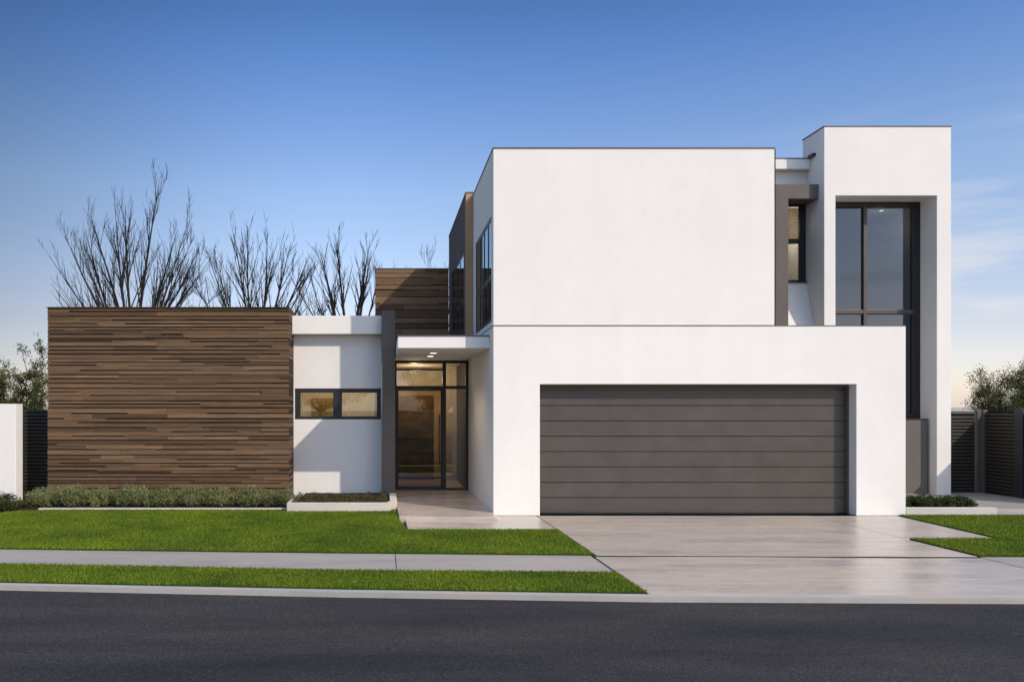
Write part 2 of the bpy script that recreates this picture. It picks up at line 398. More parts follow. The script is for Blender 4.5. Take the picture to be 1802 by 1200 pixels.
for i in range(len(KX)-1):
    a, b = KX[i], KX[i+1]
    ka, kb = kerb_y(a)+0.01, kerb_y(b)+0.01
    g.quad([(a, ka, -0.05), (b, kb, -0.05), (b, 60, -0.05), (a, 60, -0.05)])
    g.quad([(a, ka, -0.16), (b, kb, -0.16), (b, kb, -0.05), (a, ka, -0.05)])
    g.quad([(a, -15.5, -0.16), (b, -15.5, -0.16), (b, kb, -0.16), (a, ka, -0.16)])
    g.quad([(a, -60, -0.05), (b, -60, -0.05), (b, -15.5, -0.05), (a, -15.5, -0.05)])
    g.quad([(a, -15.5, -0.05), (b, -15.5, -0.05), (b, -15.5, -0.16), (a, -15.5, -0.16)])
BIG = 3000
for x0, x1, y0, y1 in ((-BIG, BIG, 60, BIG), (-BIG, BIG, -BIG, -60), (-BIG, -60, -60, 60), (60, BIG, -60, 60)):
    g.quad([(x0, y0, -0.05), (x1, y0, -0.05), (x1, y1, -0.05), (x0, y1, -0.05)])
finish(g.build('ground', 'ground'), kind='structure')
finish(strip(lambda x: -15.2, -0.11, -0.12, -0.055).build('road', 'asphalt'), kind='structure')
kb = strip(-0.12, 0.0, -0.14, 0.0)
finish(kb.build('kerb', 'kerb', bevel=0.012), kind='structure')
def fp_back(x): return float(np.interp(x, [-60, -20, -5.1, -0.5, 2.72, 7.5, 60], [12.4, -0.6, -3.63, -3.94, -4.11, -4.25, -4.25]))
def fp_front(x): return float(np.interp(x, [-60, -20, -4.6, -0.45, 2.67, 60], [10.6, -1.9, -4.76, -5.16, -5.30, -5.30]))
fpath = MB()
def slab_between(mb, xa, xb, fa, fb, z0, z1):
    xs = sorted(set([x for x in KX if xa < x < xb]+[xa, xb]))
    mb.prism([(x, fa(x)) for x in xs]+[(x, fb(x)) for x in reversed(xs)], z0, z1)
cuts = [-40, -30, -22, -15.5, -12.5, -9.4, -6.3, -3.15, 0.17, 2.67]
for a, b in zip(cuts[:-1], cuts[1:]):
    slab_between(fpath, a+0.004, b-0.004, fp_back, fp_front, -0.12, -0.004)
fpath_o = finish(fpath.build('footpath', 'path', bevel=0.006), kind='structure')
slab_r = MB(); slab_between(slab_r, 7.56, 12.2, lambda x: -4.22, lambda x: kerb_y(x)+0.02, -0.12, -0.003)
slab_between(slab_r, 12.22, 18, lambda x: -4.22, lambda x: kerb_y(x)+0.02, -0.12, -0.003)
finish(slab_r.build('footpath', 'path', bevel=0.006), kind='structure')
jb = MB().box(2.60, 7.70, -6.35, -0.02, -0.13, -0.03)
finish(jb.build('driveway_bed', 'joint'), kind='structure')
dw = MB()
dw.prism([(2.745, -0.0), (7.55, -0.0), (7.55, -4.20), (2.745, -4.10)], -0.12, 0.0)
slab_between(dw, 2.70, 7.535, lambda x: -4.205 if x < 5 else -4.305, lambda x: kerb_y(x)+0.018, -0.12, -0.002)
dw.prism([(7.565, 0.0), (9.06, 0.0), (8.88, -2.72), (7.565, -2.72)], -0.12, -0.002)
finish(dw.build('driveway', 'conc', bevel=0.006), kind='structure')
dw = MB().prism([(0.40, -1.80), (2.72, -1.80), (2.72, -0.003), (1.962, -0.003), (1.962, -0.604), (0.40, -0.604)], -0.12, -0.001)
finish(dw.build('path', 'conc', bevel=0.006), kind='structure')
finish(MB().prism([(2.70, -4.085), (7.56, -4.185), (7.56, -4.325), (2.68, -4.225)], -0.1, -0.0035).build('expansion_joint', 'joint'), kind='structure')
# lawns
FL = [(-16, 0.78), (-7.1, 0.05), (-6.6, 0.55), (-6.1, 0.74), (0.26, 0.74), (0.28, -0.55), (0.385, -1.83), (2.71, -1.83), (2.69, -4.09)] + \
     [(x, fp_back(x)+0.012) for x in (1.2, -0.5, -2.2, -5.1, -10, -16)]
VG = [(x, fp_front(x)-0.012) for x in (-16, -10, -4.6, -0.45, 2.66)] + [(2.685, kerb_y(2.7)+0.03)] + [(x, kerb_y(x)+0.012) for x in (1.2, -0.4, -2.2, -4.1, -7, -10, -14, -16)]
RL = [(9.08, -0.03), (18, -0.03), (18, -4.19), (7.58, -4.19), (7.58, -2.75), (8.90, -2.75)]
def inside(pts, P):
    x, y = P[:, 0], P[:, 1]; r = np.zeros(len(P), bool); n = len(pts)
    for i in range(n):
        (x0, y0), (x1, y1) = pts[i], pts[(i+1) % n]
        c = ((y0 > y) != (y1 > y)); 
        if y1 != y0: r ^= c & (x < (x1-x0)*(y-y0)/(y1-y0)+x0)
    return r
def grass(pts, label, dens=4200, xmin=-99):
    finish(MB().prism(pts, -0.12, 0.012).build('lawn', 'lawn'), kind='structure')
    a = np.array(pts); lo = a.min(0); hi = a.max(0); lo[0] = max(lo[0], xmin)
    n = int((hi[0]-lo[0])*(hi[1]-lo[1])*dens)
    P = rng.uniform(lo, hi, (n, 2)); P = P[inside(pts, P)]; n = len(P)
    P = P+rng.normal(0, 0.011, (n, 2))*(0.4+0.6*np.sin(P[:, :1]*5.0+P[:, 1:]*3.0)**2)
    P3 = np.column_stack([P, np.full(n, 0.010)])
    h = 0.024*rng.uniform(0.6, 1.45, n); th = rng.uniform(0, 2*np.pi, n); w = 0.0048*rng.uniform(0.7, 1.3, n)
    s = np.column_stack([np.cos(th), np.sin(th), np.zeros(n)])*w[:, None]
    tip = P3+np.column_stack([rng.normal(0, 0.45, n)*h, rng.normal(0, 0.45, n)*h, h])
    V = np.stack([P3-s, P3+s, tip], 1).reshape(-1, 3)
    tone = np.clip(rng.normal(0.5, 0.22, n), 0, 1)
    o = raw_mesh('grass', V, 3, tone, 'grass')
    finish(o, label, 'grass', kind='stuff')
grass(FL, 'short green front lawn between the timber wing planting and the footpath', 6000, -12)
grass(VG, 'narrow green grass verge between the footpath and the kerb', 7500, -12)
grass(RL, 'green grass of the lawn right of the driveway', 5000)

# ------------------------------------------------------------------ house
house = thing('house', 'modern two storey white house with timber clad wing and grey double garage door', 'house', (1.96, 0, 0))
H = house
# main white volume, lower (garage) and upper
solid([(1, 1.96, 9.22, 0, 6.8, 0, 3.33), (-1, 2.78, 8.35, -1, 0.32, -1, 2.31)]).build('wall', 'white', H, bevel=0.008)
up = solid([(1, 1.96, 6.91, 0, 3.255, 3.345, 6.45), (-1, 2.2, 6.7, 0.22, 3.05, 3.42, 6.2), (-1, 1.8, 2.3, 0.26, 2.86, 3.44, 5.33),
            (-1, 2.12, 6.75, 0.16, 3.1, 6.32, 7)]).build('wall', 'white', H, bevel=0.008)
solid([(1, 1.965, 9.225, -0.005, 6.8, 3.331, 3.344), (-1, 2.3, 9.205, 0.05, 6.5, 3, 4)]).build('parapet_cap', 'flash', H)
solid([(1, 1.95, 6.92, -0.012, 3.25, 6.452, 6.474), (-1, 2.13, 6.74, 0.17, 3.09, 6, 7)]).build('parapet_cap', 'flash', H)
# rear taller brown volume with the side window
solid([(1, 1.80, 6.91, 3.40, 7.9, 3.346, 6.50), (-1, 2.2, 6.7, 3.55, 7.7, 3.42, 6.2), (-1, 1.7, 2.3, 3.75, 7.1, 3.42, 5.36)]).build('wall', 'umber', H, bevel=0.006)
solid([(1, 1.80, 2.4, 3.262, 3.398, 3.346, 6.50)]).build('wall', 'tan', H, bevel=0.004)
MB().box(6.912, 6.93, 0.0, 3.2, 3.346, 6.44).build('cladding_panel', 'membrane', H)  # unseen dark panel added to cut sunlit bounce onto the tower
MB().box(6.95, 9.20, 0.06, 3.2, 3.3305, 3.342).build('roof', 'membrane', H)  # unseen roof top, dark sheet added to cut bounce onto the tower
solid([(1, 1.79, 6.92, 3.25, 7.91, 6.502, 6.524), (-1, 2.0, 6.7, 3.5, 7.7, 6, 7)]).build('parapet_cap', 'flash', H)

def side_window(x, y0, y1, z0, z1, mull, ztr):
    fr = MB(); d = 0.07; xa, xb = x+0.012, x+0.08
    fr.box(xa, xb, y0, y1, z0, z0+d); fr.box(xa, xb, y0, y1, z1-d*0.9, z1)
    for y, w in [(y0, 0.07), (y1-0.07, 0.07)] + mull: fr.box(xa-0.002, xb+0.002, y, y+w, z0+d, z1-d*0.9)
    for zt in ztr:
        fr.box(xa+0.003, xb-0.003, y0+0.07, y1-0.07, zt, zt+0.11)
    w = fr.build('window', 'black', H, bevel=0.004)
    MB().box(x+0.020, x+0.026, y0+0.03, y1-0.03, z0+0.03, z1-0.03).build('pane', 'glass', w)
    for a, b in ((y0+0.15, y0+0.55), (y0+0.95, y0+1.25), (y1-0.95, y1-0.7), (y1-0.4, y1-0.15)):
        k = 10; c = MB()
        for i in range(k):
            ya, yb = a+(b-a)*i/k, a+(b-a)*(i+1)/k; xx = x+0.2+0.02*(i % 2); x2 = x+0.2+0.02*((i+1) % 2)
            c.quad([(xx, ya, z0), (x2, yb, z0), (x2, yb, z1+0.1), (xx, ya, z1+0.1)])
        c.build('curtain', 'curtain', w)
side_window(1.96, 0.26, 2.86, 3.44, 5.33, [(0.80, 0.06), (1.42, 0.07), (2.10, 0.06)], [4.20])
side_window(1.80, 3.75, 7.10, 3.42, 5.36, [(4.75, 0.07), (5.85, 0.07)], [4.22])

# garage door: eight sectional panels with reveal grooves
gd = MB(); top = 2.30; pit = 0.2745
zs = [0.015]+[0.015+pit*(k+1) for k in range(8)]
for k in range(8):
    z0 = zs[k]+(0.008 if k else 0); z1 = min(zs[k+1]-0.008, 2.295)
    gd.box(2.835, 8.345, 0.27, 0.30, z0, z1, 0.5)
gd.box(2.835, 8.345, 0.295, 0.315, 0.012, 2.30)
gdo = gd.build('garage_door', 'door', H, bevel=0.0015, seg=1)
MB().box(2.835, 8.345, 0.262, 0.282, 0.0, 0.028).build('bottom_seal', 'black', gdo)
solid([(1, 2.782, 8.348, 0.235, 0.318, 0.0, 2.308), (-1, 2.833, 8.30, 0.2, 0.4, -1, 2.262)]).build('door_frame', 'bronze', H, bevel=0.003)

# canopy over the entry with square downlights
can = solid([(1, 0.29, 1.957, 0.47, 4.30, 2.98, 3.19)]).build('canopy', 'white', H, bevel=0.006)
solid([(1, 0.28, 1.957, 0.458, 4.30, 3.192, 3.212)]).build('parapet_cap', 'flash', can)
for x, y in ((1.00, 1.55), (1.00, 2.55)):
    d = MB().box(x-0.07, x+0.07, y-0.07, y+0.07, 2.962, 2.9795).build('downlight', 'white', can, bevel=0.004)
    MB().box(x-0.055, x+0.055, y-0.055, y+0.055, 2.957, 2.9615).build('lens', 'downl', d)
# entry glazing
ef = MB(); Y0, Y1 = 4.30, 4.38
def eb(x0, x1, z0, z1, o=0.0): ef.box(x0, x1, Y0+o, Y1-o, z0, z1)
eb(0.275, 0.335, 0.052, 2.978); eb(1.895, 1.957, 0.052, 2.978)
eb(0.335, 1.895, 2.918, 2.978, 0.003); eb(0.335, 1.895, 0.052, 0.092, 0.003)
eb(1.375, 1.455, 0.092, 2.918, 0.001)
eb(0.335, 1.375, 2.755, 2.795, 0.005); eb(0.335, 1.375, 2.335, 2.405, 0.004); eb(1.455, 1.895, 2.335, 2.405, 0.004)
en = ef.build('entry_window', 'black', H, bevel=0.004)
MB().box(0.335, 1.375, 4.337, 4.343, 2.40, 2.92).build('pane', 'glass_clear', en)
MB().box(1.455, 1.895, 4.337, 4.343, 0.09, 2.92).build('pane', 'glass_clear', en)
df = solid([(1, 0.337, 1.373, 4.315, 4.365, 0.094, 2.333), (-1, 0.375, 1.335, 4, 5, 0.34, 2.295), (-1, 0.375, 1.335, 4, 5, 0.13, 0.305)]).build('front_door', 'black', H, bevel=0.003)
MB().box(0.37, 1.34, 4.335, 4.343, 0.12, 2.30).build('pane', 'glass_door', df)
hd = MB(); hd.tube([(1.30, 4.26, 0.62), (1.30, 4.26, 1.75)], [0.016, 0.016], 8)
for z in (0.75, 1.62): hd.tube([(1.30, 4.26, z), (1.30, 4.32, z)], [0.010, 0.010], 6)
hd.build('handle', 'bronze', df, smooth=True)
# porch slab
MB().box(0.29, 1.955, -0.60, 4.30, -0.12, 0.052).build('porch_floor', 'conc', H, bevel=0.01)
# grey blade wall beside the entry
solid([(1, 0.0, 0.272, 2.48, 4.6, 0, 3.90)]).build('pillar', 'grey', H, bevel=0.006)
# entry hall interior
hall = solid([(1, 0.10, 1.959, 4.39, 8.2, -0.05, 3.20), (-1, 0.273, 1.9, 4.38, 8.0, 0.05, 2.985), (-1, 0.273, 1.97, 4.38, 7.0, 0.05, 2.985)])
hall.build('interior_wall', 'plaster', H)
MB().box(0.275, 1.955, 4.40, 7.99, 0.050, 0.056).build('interior_floor', 'floor', H)
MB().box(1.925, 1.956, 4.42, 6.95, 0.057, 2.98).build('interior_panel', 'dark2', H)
MB().box(1.60, 1.925, 6.96, 7.1, 0.057, 2.98).build('interior_panel', 'plaster', H)
MB().box(0.30, 1.26, 5.60, 5.68, 0.17, 2.21).build('interior_screen', 'stone', H, bevel=0.004)
solid([(1, -0.2, 1.79, 4.61, 7.9, 3.202, 3.33)]).build('roof', 'flash', H)
# upper timber volume behind
def cladding(mb, x0, x1, z0, z1, yf, hmin, hmax, lmin, lmax, dmax, side=None, gap=(0.018, 0.032)):
    """staggered boards on a front face at y=yf (towards -y) with recessed shadow strips between them"""
    z = z0; r = random.Random(int(x0*100)+11); row = 0
    while z < z1-1e-6:
        thin = row % 2 == 1
        h = r.uniform(*gap) if thin else r.uniform(hmin, hmax)
        if z+h > z1-hmin*0.7: h = z1-z; thin = False
        x = x0-r.uniform(0, lmax) if thin else x0
        while x < x1-1e-6:
            L = r.uniform(lmin, lmax)*(0.8 if thin else 1.0)
            if not thin and x+L > x1-lmin*0.5: L = x1-x
            xa, xe = max(x, x0), min(x+L, x1)
            if xe-xa > 0.02:
                if thin and r.random() < 0.70: p = 0.0; tone = max(0, r.gauss(0.18, 0.1))  # recessed strips also toned dark, shadow of the gaps put into the colour
                else: p = dmax*r.choice([0.55, 0.7, 0.8, 1.0]); tone = min(1, max(0, r.gauss(0.56, 0.17)))
                mb.box(xa+0.001, xe-0.001, yf-0.006-p, yf, z, z+h-0.0025, tone)
                if side and x+L >= x1-1e-6:
                    mb.box(xe-0.001, xe+0.006+p*0.8, yf-0.006-p, side, z, z+h-0.0025, tone)
            x += L
        z += h; row += 1
core = solid([(1, -6.73, -1.875, 2.24, 9.0, 0, 3.90)]).build('wall', 'soil', H)
cl = MB(); cladding(cl, -6.75, -1.90, 0.02, 3.915, 2.238, 0.030, 0.085, 0.5, 2.6, 0.030, side=2.98)
cl.box(-6.765, -1.868, 2.17, 8.99, 3.918, 3.932, 0.35)
cl.build('timber_cladding', 'wood', H)
solid([(1, -0.17, 1.78, 7.93, 11, 3.3, 5.63)]).build('wall', 'soil', H)
cl = MB(); cladding(cl, -0.18, 1.795, 3.34, 5.64, 7.925, 0.09, 0.17, 0.6, 2.2, 0.03, gap=(0.02, 0.045))
cl.box(-0.185, 1.80, 7.88, 11, 5.642, 5.662, 0.1)
cl.t = [min(1, t*1.25+0.12) for t in cl.t]  # boards lightened in place of sunlight that misses this volume
cl.build('timber_cladding', 'wood', H)
# white link wall with strip window and fascia
solid([(1, -1.868, -0.002, 3.0, 6.2, 0, 3.60), (-1, -1.84, -0.02, 2.9, 3.3, 1.66, 2.31), (-1, -1.84, -0.15, 3.2, 6.0, 0.3, 3.3)]).build('wall', 'white', H, bevel=0.006)
fa = solid([(1, -1.868, -0.003, 2.75, 6.2, 3.44, 3.82), (-1, -1.868, 0.003, 3.0, 6.3, 3.3, 3.601)]).build('fascia', 'white', H, bevel=0.006)
sw = solid([(1, -1.84, -0.02, 3.03, 3.11, 1.66, 2.31), (-1, -1.725, -1.03, 2, 4, 1.725, 2.225), (-1, -0.845, -0.105, 2, 4, 1.725, 2.225)]).build('window', 'black', H, bevel=0.005)
MB().box(-1.74, -1.02, 3.068, 3.074, 1.71, 2.24).build('pane', 'glass_clear', sw)
MB().box(-0.86, -0.09, 3.068, 3.074, 1.71, 2.24).build('pane', 'glass_clear', sw)
cu = MB()
for i in range(36):
    a = -0.90+i*0.021; cu.quad([(a, 3.30+0.012*(i % 2), 1.6), (a+0.021, 3.30+0.012*((i+1) % 2), 1.6), (a+0.021, 3.30+0.012*((i+1) % 2), 2.4), (a, 3.30+0.012*(i % 2), 2.4)])
cu.build('curtain', 'curtain', sw); cu = MB()
MB().box(-1.70, -1.16, 5.55, 5.595, 1.45, 2.14).build('picture', 'art', H)
for i in range(7):
    a = -1.80+i*0.021; cu.quad([(a, 3.30+0.012*(i % 2), 1.6), (a+0.021, 3.30+0.012*((i+1) % 2), 1.6), (a+0.021, 3.30+0.012*((i+1) % 2), 2.4), (a, 3.30+0.012*(i % 2), 2.4)])
cu.build('curtain', 'curtain', sw)
solid([(1, -1.84, -0.15, 5.6, 5.98, 0.3, 3.29)]).build('interior_wall', 'plaster', H)

# ---- right side: stair tower, link and grey frame
tw = solid([(1, 9.34, 12.02, 3.0, 3.92, 0, 7.83), (-1, 9.58, 11.72, 2.9, 3.95, -1, 6.38), (1, 9.34, 12.02, 3.92, 10, 0, 7.0),
            (-1, 9.55, 11.85, 3.9, 8, 0.2, 6.38), (-1, 9.48, 11.88, 3.14, 3.78, 7.7, 8)]).build('wall', 'white', H, bevel=0.008)
solid([(1, 9.33, 12.03, 2.99, 3.93, 7.832, 7.854), (-1, 9.49, 11.87, 3.15, 3.77, 7, 8)]).build('parapet_cap', 'flash', H)
YG0, YG1 = 3.55, 3.63
tf = solid([(1, 9.582, 11.718, YG0, YG1, 1.66, 6.378), (-1, 9.66, 10.47, 3, 4, 4.04, 6.27), (-1, 10.56, 11.54, 3, 4, 4.04, 6.27),
            (-1, 9.66, 10.47, 3, 4, 1.76, 3.94), (-1, 10.56, 11.54, 3, 4, 1.76, 3.94)])
two = tf.build('window', 'black', H, bevel=0.005)
MB().box(9.64, 11.56, 3.588, 3.594, 1.74, 6.30).build('pane', 'glass', two)
MB().box(9.655, 11.545, 3.536, 3.549, 3.95, 4.03).build('transom', 'bronze', two, bevel=0.003)
MB().box(10.478, 10.552, 3.53, 3.549, 1.77, 6.26).build('mullion', 'bronze', two, bevel=0.003)
solid([(1, 9.585, 11.66, 3.22, 3.56, 0, 1.65)]).build('wall', 'grey', H, bevel=0.006)
MB().box(9.585, 11.67, 3.21, 3.56, 1.652, 1.672).build('window_sill', 'black', H)
MB().box(9.55, 11.85, 3.93, 7.98, 3.05, 3.25).build('interior_floor', 'floor', H)
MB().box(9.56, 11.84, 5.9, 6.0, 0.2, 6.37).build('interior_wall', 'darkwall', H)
cu = MB()
for i in range(26):
    a = 9.70+i*0.016; cu.quad([(a, 3.80+0.02*(i % 2), 3.3), (a+0.016, 3.80+0.02*((i+1) % 2), 3.3), (a+0.016, 3.80+0.02*((i+1) % 2), 6.36), (a, 3.80+0.02*(i % 2), 6.36)])
cu.build('curtain', 'curtain', two)
lp = MB().box(11.30, 11.36, 4.3, 4.36, 6.36, 6.379).build('ceiling_light', 'downl', H)
# link volume behind the garage roof
solid([(1, 6.95, 9.337, 3.75, 10, 3.35, 7.10), (-1, 8.60, 9.336, 3.5, 4.0, 4.66, 6.40), (-1, 7.2, 9.336, 3.95, 8, 3.6, 6.7)]).build('wall', 'white', H, bevel=0.005)
solid([(1, 6.95, 9.334, 3.56, 10, 7.102, 7.32)]).build('fascia', 'white', H, bevel=0.006)
MB().box(6.95, 9.336, 3.55, 10, 7.322, 7.342).build('parapet_cap', 'flash', H)
MB().box(9.27, 9.337, 3.34, 3.56, 7.325, 7.385).build('gutter', 'black', H)
solid([(1, 8.42, 9.336, 3.22, 3.745, 3.35, 6.68), (-1, 8.69, 9.40, 3.1, 3.8, 3.0, 6.37)]).build('portal_frame', 'grey', H, bevel=0.006)
lw = solid([(1, 8.602, 9.334, 3.77, 3.84, 4.662, 6.398), (-1, 8.66, 9.20, 3, 4, 5.62, 6.34), (-1, 8.66, 9.20, 3, 4, 4.72, 5.52)]).build('window', 'black', H, bevel=0.004)
MB().box(8.64, 9.22, 3.80, 3.806, 4.70, 6.36).build('pane', 'glass', lw)
bl = MB()
for k in range(14):
    z = 5.63+k*0.05; bl.box(8.64, 9.24, 3.87, 3.905, z, z+0.032)
bl.build('blind', 'blind', lw)
ap = MB()
for pts in ([(8.60, 3.745, 4.65), (9.337, 3.745, 4.65), (9.337, 3.30, 3.52), (8.60, 3.30, 3.52)],):
    ap.quad(pts)
ap.v = [(8.694, 3.748, 4.655), (9.336, 3.748, 4.655), (9.336, 3.30, 3.352), (8.694, 3.30, 3.352), (9.336, 3.748, 3.352), (8.694, 3.748, 3.352)]
ap.f = [(0, 3, 2, 1), (1, 2, 4), (0, 5, 3), (0, 1, 4, 5), (3, 5, 4, 2)]; ap.t = [0.5]*5
ap.build('sloping_wall', 'white', H)
MB().box(8.694, 9.336, 3.70, 3.765, 4.657, 4.675).build('window_sill', 'black', H)

# lamps of the canopy and stair fittings, plus added fill lights indoors
def lamp(name, loc, e, c=(1, 0.83, 0.60), r=0.08, parent=None):
    l = bpy.data.lights.new(name, 'POINT'); l.energy = e; l.color = c; l.shadow_soft_size = r
    o = bpy.data.objects.new(name, l); col.objects.link(o)
    o.parent = H; o.location = Vector(loc)-H.location
lamp('hall_light', (0.75, 4.95, 2.75), 24)  # added fill for the screen behind the door, no fitting
lamp('hall_light', (0.9, 6.6, 2.6), 26)  # added fill for the back of the hall
for yy in (1.55, 2.55):
    l = bpy.data.lights.new('downlight_lamp', 'SPOT'); l.energy = 32; l.color = (1, 0.74, 0.46); l.spot_size = R(125); l.spot_blend = 0.7; l.shadow_soft_size = 0.05
    o = bpy.data.objects.new('downlight_lamp', l); col.objects.link(o); o.parent = H; o.location = Vector((1.0, yy, 2.94))-H.location
lamp('room_light', (-0.95, 4.1, 2.75), 26)  # added fill that brightens the strip window curtain
lamp('bedroom_light', (3.4, 1.6, 5.6), 140)  # added fill that brings out the side window curtains
lamp('bedroom_light', (3.4, 5.5, 5.6), 140)  # added fill behind the rear side window
lamp('upper_light', (8.8, 4.25, 5.9), 45)  # added fill that brightens the blind
lamp('stair_light', (11.3, 4.4, 6.0), 2)

# ------------------------------------------------------------------ garden walls, planters and fences
MBo = MB().box(-14, -7.30, 2.0, 2.33, -0.05, 1.98).build('boundary_wall', 'white', bevel=0.008)
finish(MBo, 'low white rendered boundary wall at the far left of the front garden', 'wall')
def slat_panel(mb, p0, p1, z0, z1, pitch=0.074, h=0.050, t=0.022):
    (xa, ya), (xb, yb) = p0, p1; dx, dy = xb-xa, yb-ya; L = math.hypot(dx, dy); nx, ny = -dy/L*t/2, dx/L*t/2
    z = z0
    while z+h < z1:
        mb.prism([(xa+nx, ya+ny), (xb+nx, yb+ny), (xb-nx, yb-ny), (xa-nx, ya-ny)], z, z+h); z += pitch
fl = thing('slat_fence', 'dark slatted side fence between the white boundary wall and the timber wing', 'fence', (-7.2, 3.0, 0))
m = MB(); slat_panel(m, (-8.6, 3.0), (-6.80, 3.0), 0.04, 1.88); m.build('slat_panel', 'charcoal', fl)
MB().box(-8.6, -6.80, 3.012, 3.03, 0.0, 1.86).build('backing_board', 'void', fl)
for x in (-8.66, -6.84): MB().box(x, x+0.06, 2.985, 3.045, 0, 1.9).build('post', 'charcoal', fl, bevel=0.003)
fr = thing('slat_fence', 'dark slatted fence panel joining the white stair tower to the metal posts', 'fence', (12.5, 3.5, 0))
m = MB(); slat_panel(m, (12.03, 3.5), (12.87, 3.5), 0.05, 1.80); m.build('slat_panel', 'charcoal', fr)
MB().box(12.03, 12.87, 3.515, 3.53, 0.03, 1.78).build('backing_board', 'void', fr)
MB().box(12.03, 12.90, 3.485, 3.53, 1.80, 1.83).build('top_rail', 'charcoal', fr, bevel=0.002)
MB().box(12.895, 12.985, 3.46, 3.55, 0, 1.86).build('post', 'post', fr, bevel=0.004)
fs = thing('side_fence', 'dark slatted fence running forward along the right edge with pale square post', 'fence', (13.05, 3.0, 0))
MB().box(13.015, 13.10, 3.44, 3.53, 0, 1.86).build('post', 'post', fs, bevel=0.004)
MB().box(13.0, 13.14, 2.30, 2.52, 0, 1.88).build('post', 'navy', fs, bevel=0.004)
m = MB(); slat_panel(m, (13.06, 2.52), (13.06, 3.44), 0.04, 1.83); slat_panel(m, (13.06, 0.6), (13.06, 2.30), 0.04, 1.83); m.build('slat_panel', 'charcoal', fs)
MB().box(13.078, 13.09, 0.6, 3.44, 0.02, 1.82).build('backing_board', 'void', fs)
# left bed edging, planter
finish(MB().box(-6.35, -1.74, 0.745, 0.83, -0.1, 0.045).build('garden_edging', 'planter', bevel=0.006), 'thin pale concrete edging along the lawn in front of the timber wing', 'edging')
finish(MB().box(-7.6, 0.0, 0.84, 2.98, -0.1, 0.03).build('garden_bed', 'soil'), kind='structure')
pl = thing('planter', 'low pale concrete planter box under the strip window beside the porch', 'planter', (-0.8, 0.6, 0))
pm = MB()
pm.prism([(-1.73, 0.50), (0.13, 0.50), (0.135, 0.64), (-1.73, 0.64)], -0.1, 0.166)
pm.prism([(0.132, 0.503), (0.285, 1.0), (0.285, 2.45), (0.15, 2.45), (0.15, 0.95), (0.06, 0.642), (0.134, 0.642)], -0.1, 0.164)
pm.box(-1.73, -1.60, 0.642, 2.15, -0.1, 0.165)
pm.build('planter_wall', 'planter', pl, bevel=0.006)
MB().box(-1.60, 0.10, 0.64, 2.9, 0.03, 0.12).build('soil', 'soil', pl)
# right bed
pr = thing('planter', 'low concrete planter edge beside the garage right corner', 'planter', (10, 0, 0))
MB().box(9.225, 10.83, 0.0, 0.14, -0.1, 0.135).build('planter_wall', 'planter', pr, bevel=0.006)
MB().box(9.225, 10.75, 0.14, 2.98, -0.1, 0.085).build('soil', 'soil', pr)
finish(MB().box(10.835, 18, 0.01, 0.16, -0.1, 0.095).build('kerb', 'kerb', bevel=0.006), kind='structure')
finish(MB().box(10.755, 13.0, 0.165, 3.9, -0.1, 0.070).build('path', 'path', bevel=0.006), kind='structure')
finish(MB().box(13.15, 18, 0.165, 3.9, -0.1, 0.050).build('path', 'ground'), kind='structure')

# ------------------------------------------------------------------ plants
def shrub(name, loc, rx, ry, h, n, L, W, mat, label, cat='shrub', group=None, up=0.5, stems=8, seedtone=0.5):
    t = thing(name, label, cat, loc, group)
    nc = max(10, int(26*rx/0.4))
    th = rng.uniform(0, 2*np.pi, nc); rr = np.sqrt(rng.uniform(0, 1, nc))
    C = np.column_stack([np.cos(th)*rr*rx*0.86, np.sin(th)*rr*ry*0.86, np.zeros(nc)])
    hh = h*np.sqrt(np.clip(1-(rr*0.82)**2, 0.05, 1))*rng.uniform(0.72, 1.06, nc)
    cr = 0.30*h*rng.uniform(0.7, 1.2, nc)
    k = rng.integers(0, nc, n)
    lev = rng.uniform(0.12, 1.0, n)**0.7
    sp = rng.normal(size=(n, 3)); sp /= np.linalg.norm(sp, axis=1)[:, None]
    P = C[k]*(0.75+0.25*lev)[:, None] + sp*(cr[k]*rng.uniform(0.4, 1, n))[:, None]*np.array([1, 1, 0.6])
    P[:, 2] = np.abs(lev*(hh[k]-L*0.6)+sp[:, 2]*cr[k]*0.35)
    V = leaves(P, L, W, up, out=sp*0.6)
    tone = np.clip(rng.normal(seedtone, 0.2, n)+rng.normal(0, 0.10, nc)[k], 0, 1)
    raw_mesh('foliage', V, 4, tone, mat, t)
    s = MB()
    for i in range(stems):
        c = C[i % nc]; s.tube([(c[0]*0.3+loc[0], c[1]*0.3+loc[1], loc[2]-0.02), (c[0]*0.7+loc[0], c[1]*0.7+loc[1], loc[2]+hh[i % nc]*0.75)], [0.006, 0.003], 4)
    s.build('stem', 'barkb', t)
    return t
XS = np.linspace(-6.45, -1.98, 9)
desc = ['leftmost of the silvery shrubs, beside the dark slat fence', 'second silvery shrub from the left under the timber wall',
        'third silvery shrub from the left under the timber wall', 'fourth silvery shrub from the left under the timber wall',
        'middle silvery shrub of the row of nine under the timber wall', 'fourth silvery shrub from the right under the timber wall',
        'third silvery shrub from the right under the timber wall', 'second silvery shrub from the right under the timber wall',
        'rightmost silvery shrub, beside the pale planter box']
for i, x in enumerate(XS):
    shrub('silver_shrub', (float(x), 1.33+float(rng.uniform(-0.05, 0.05)), 0.02), 0.36+float(rng.uniform(-0.02, 0.03)), 0.40, 0.40*float(rng.uniform(0.90, 1.06)), 5200, 0.050, 0.013, 'sage', desc[i],
          group='silvery shrubs in a row under the timber wall', up=0.9, seedtone=0.55)
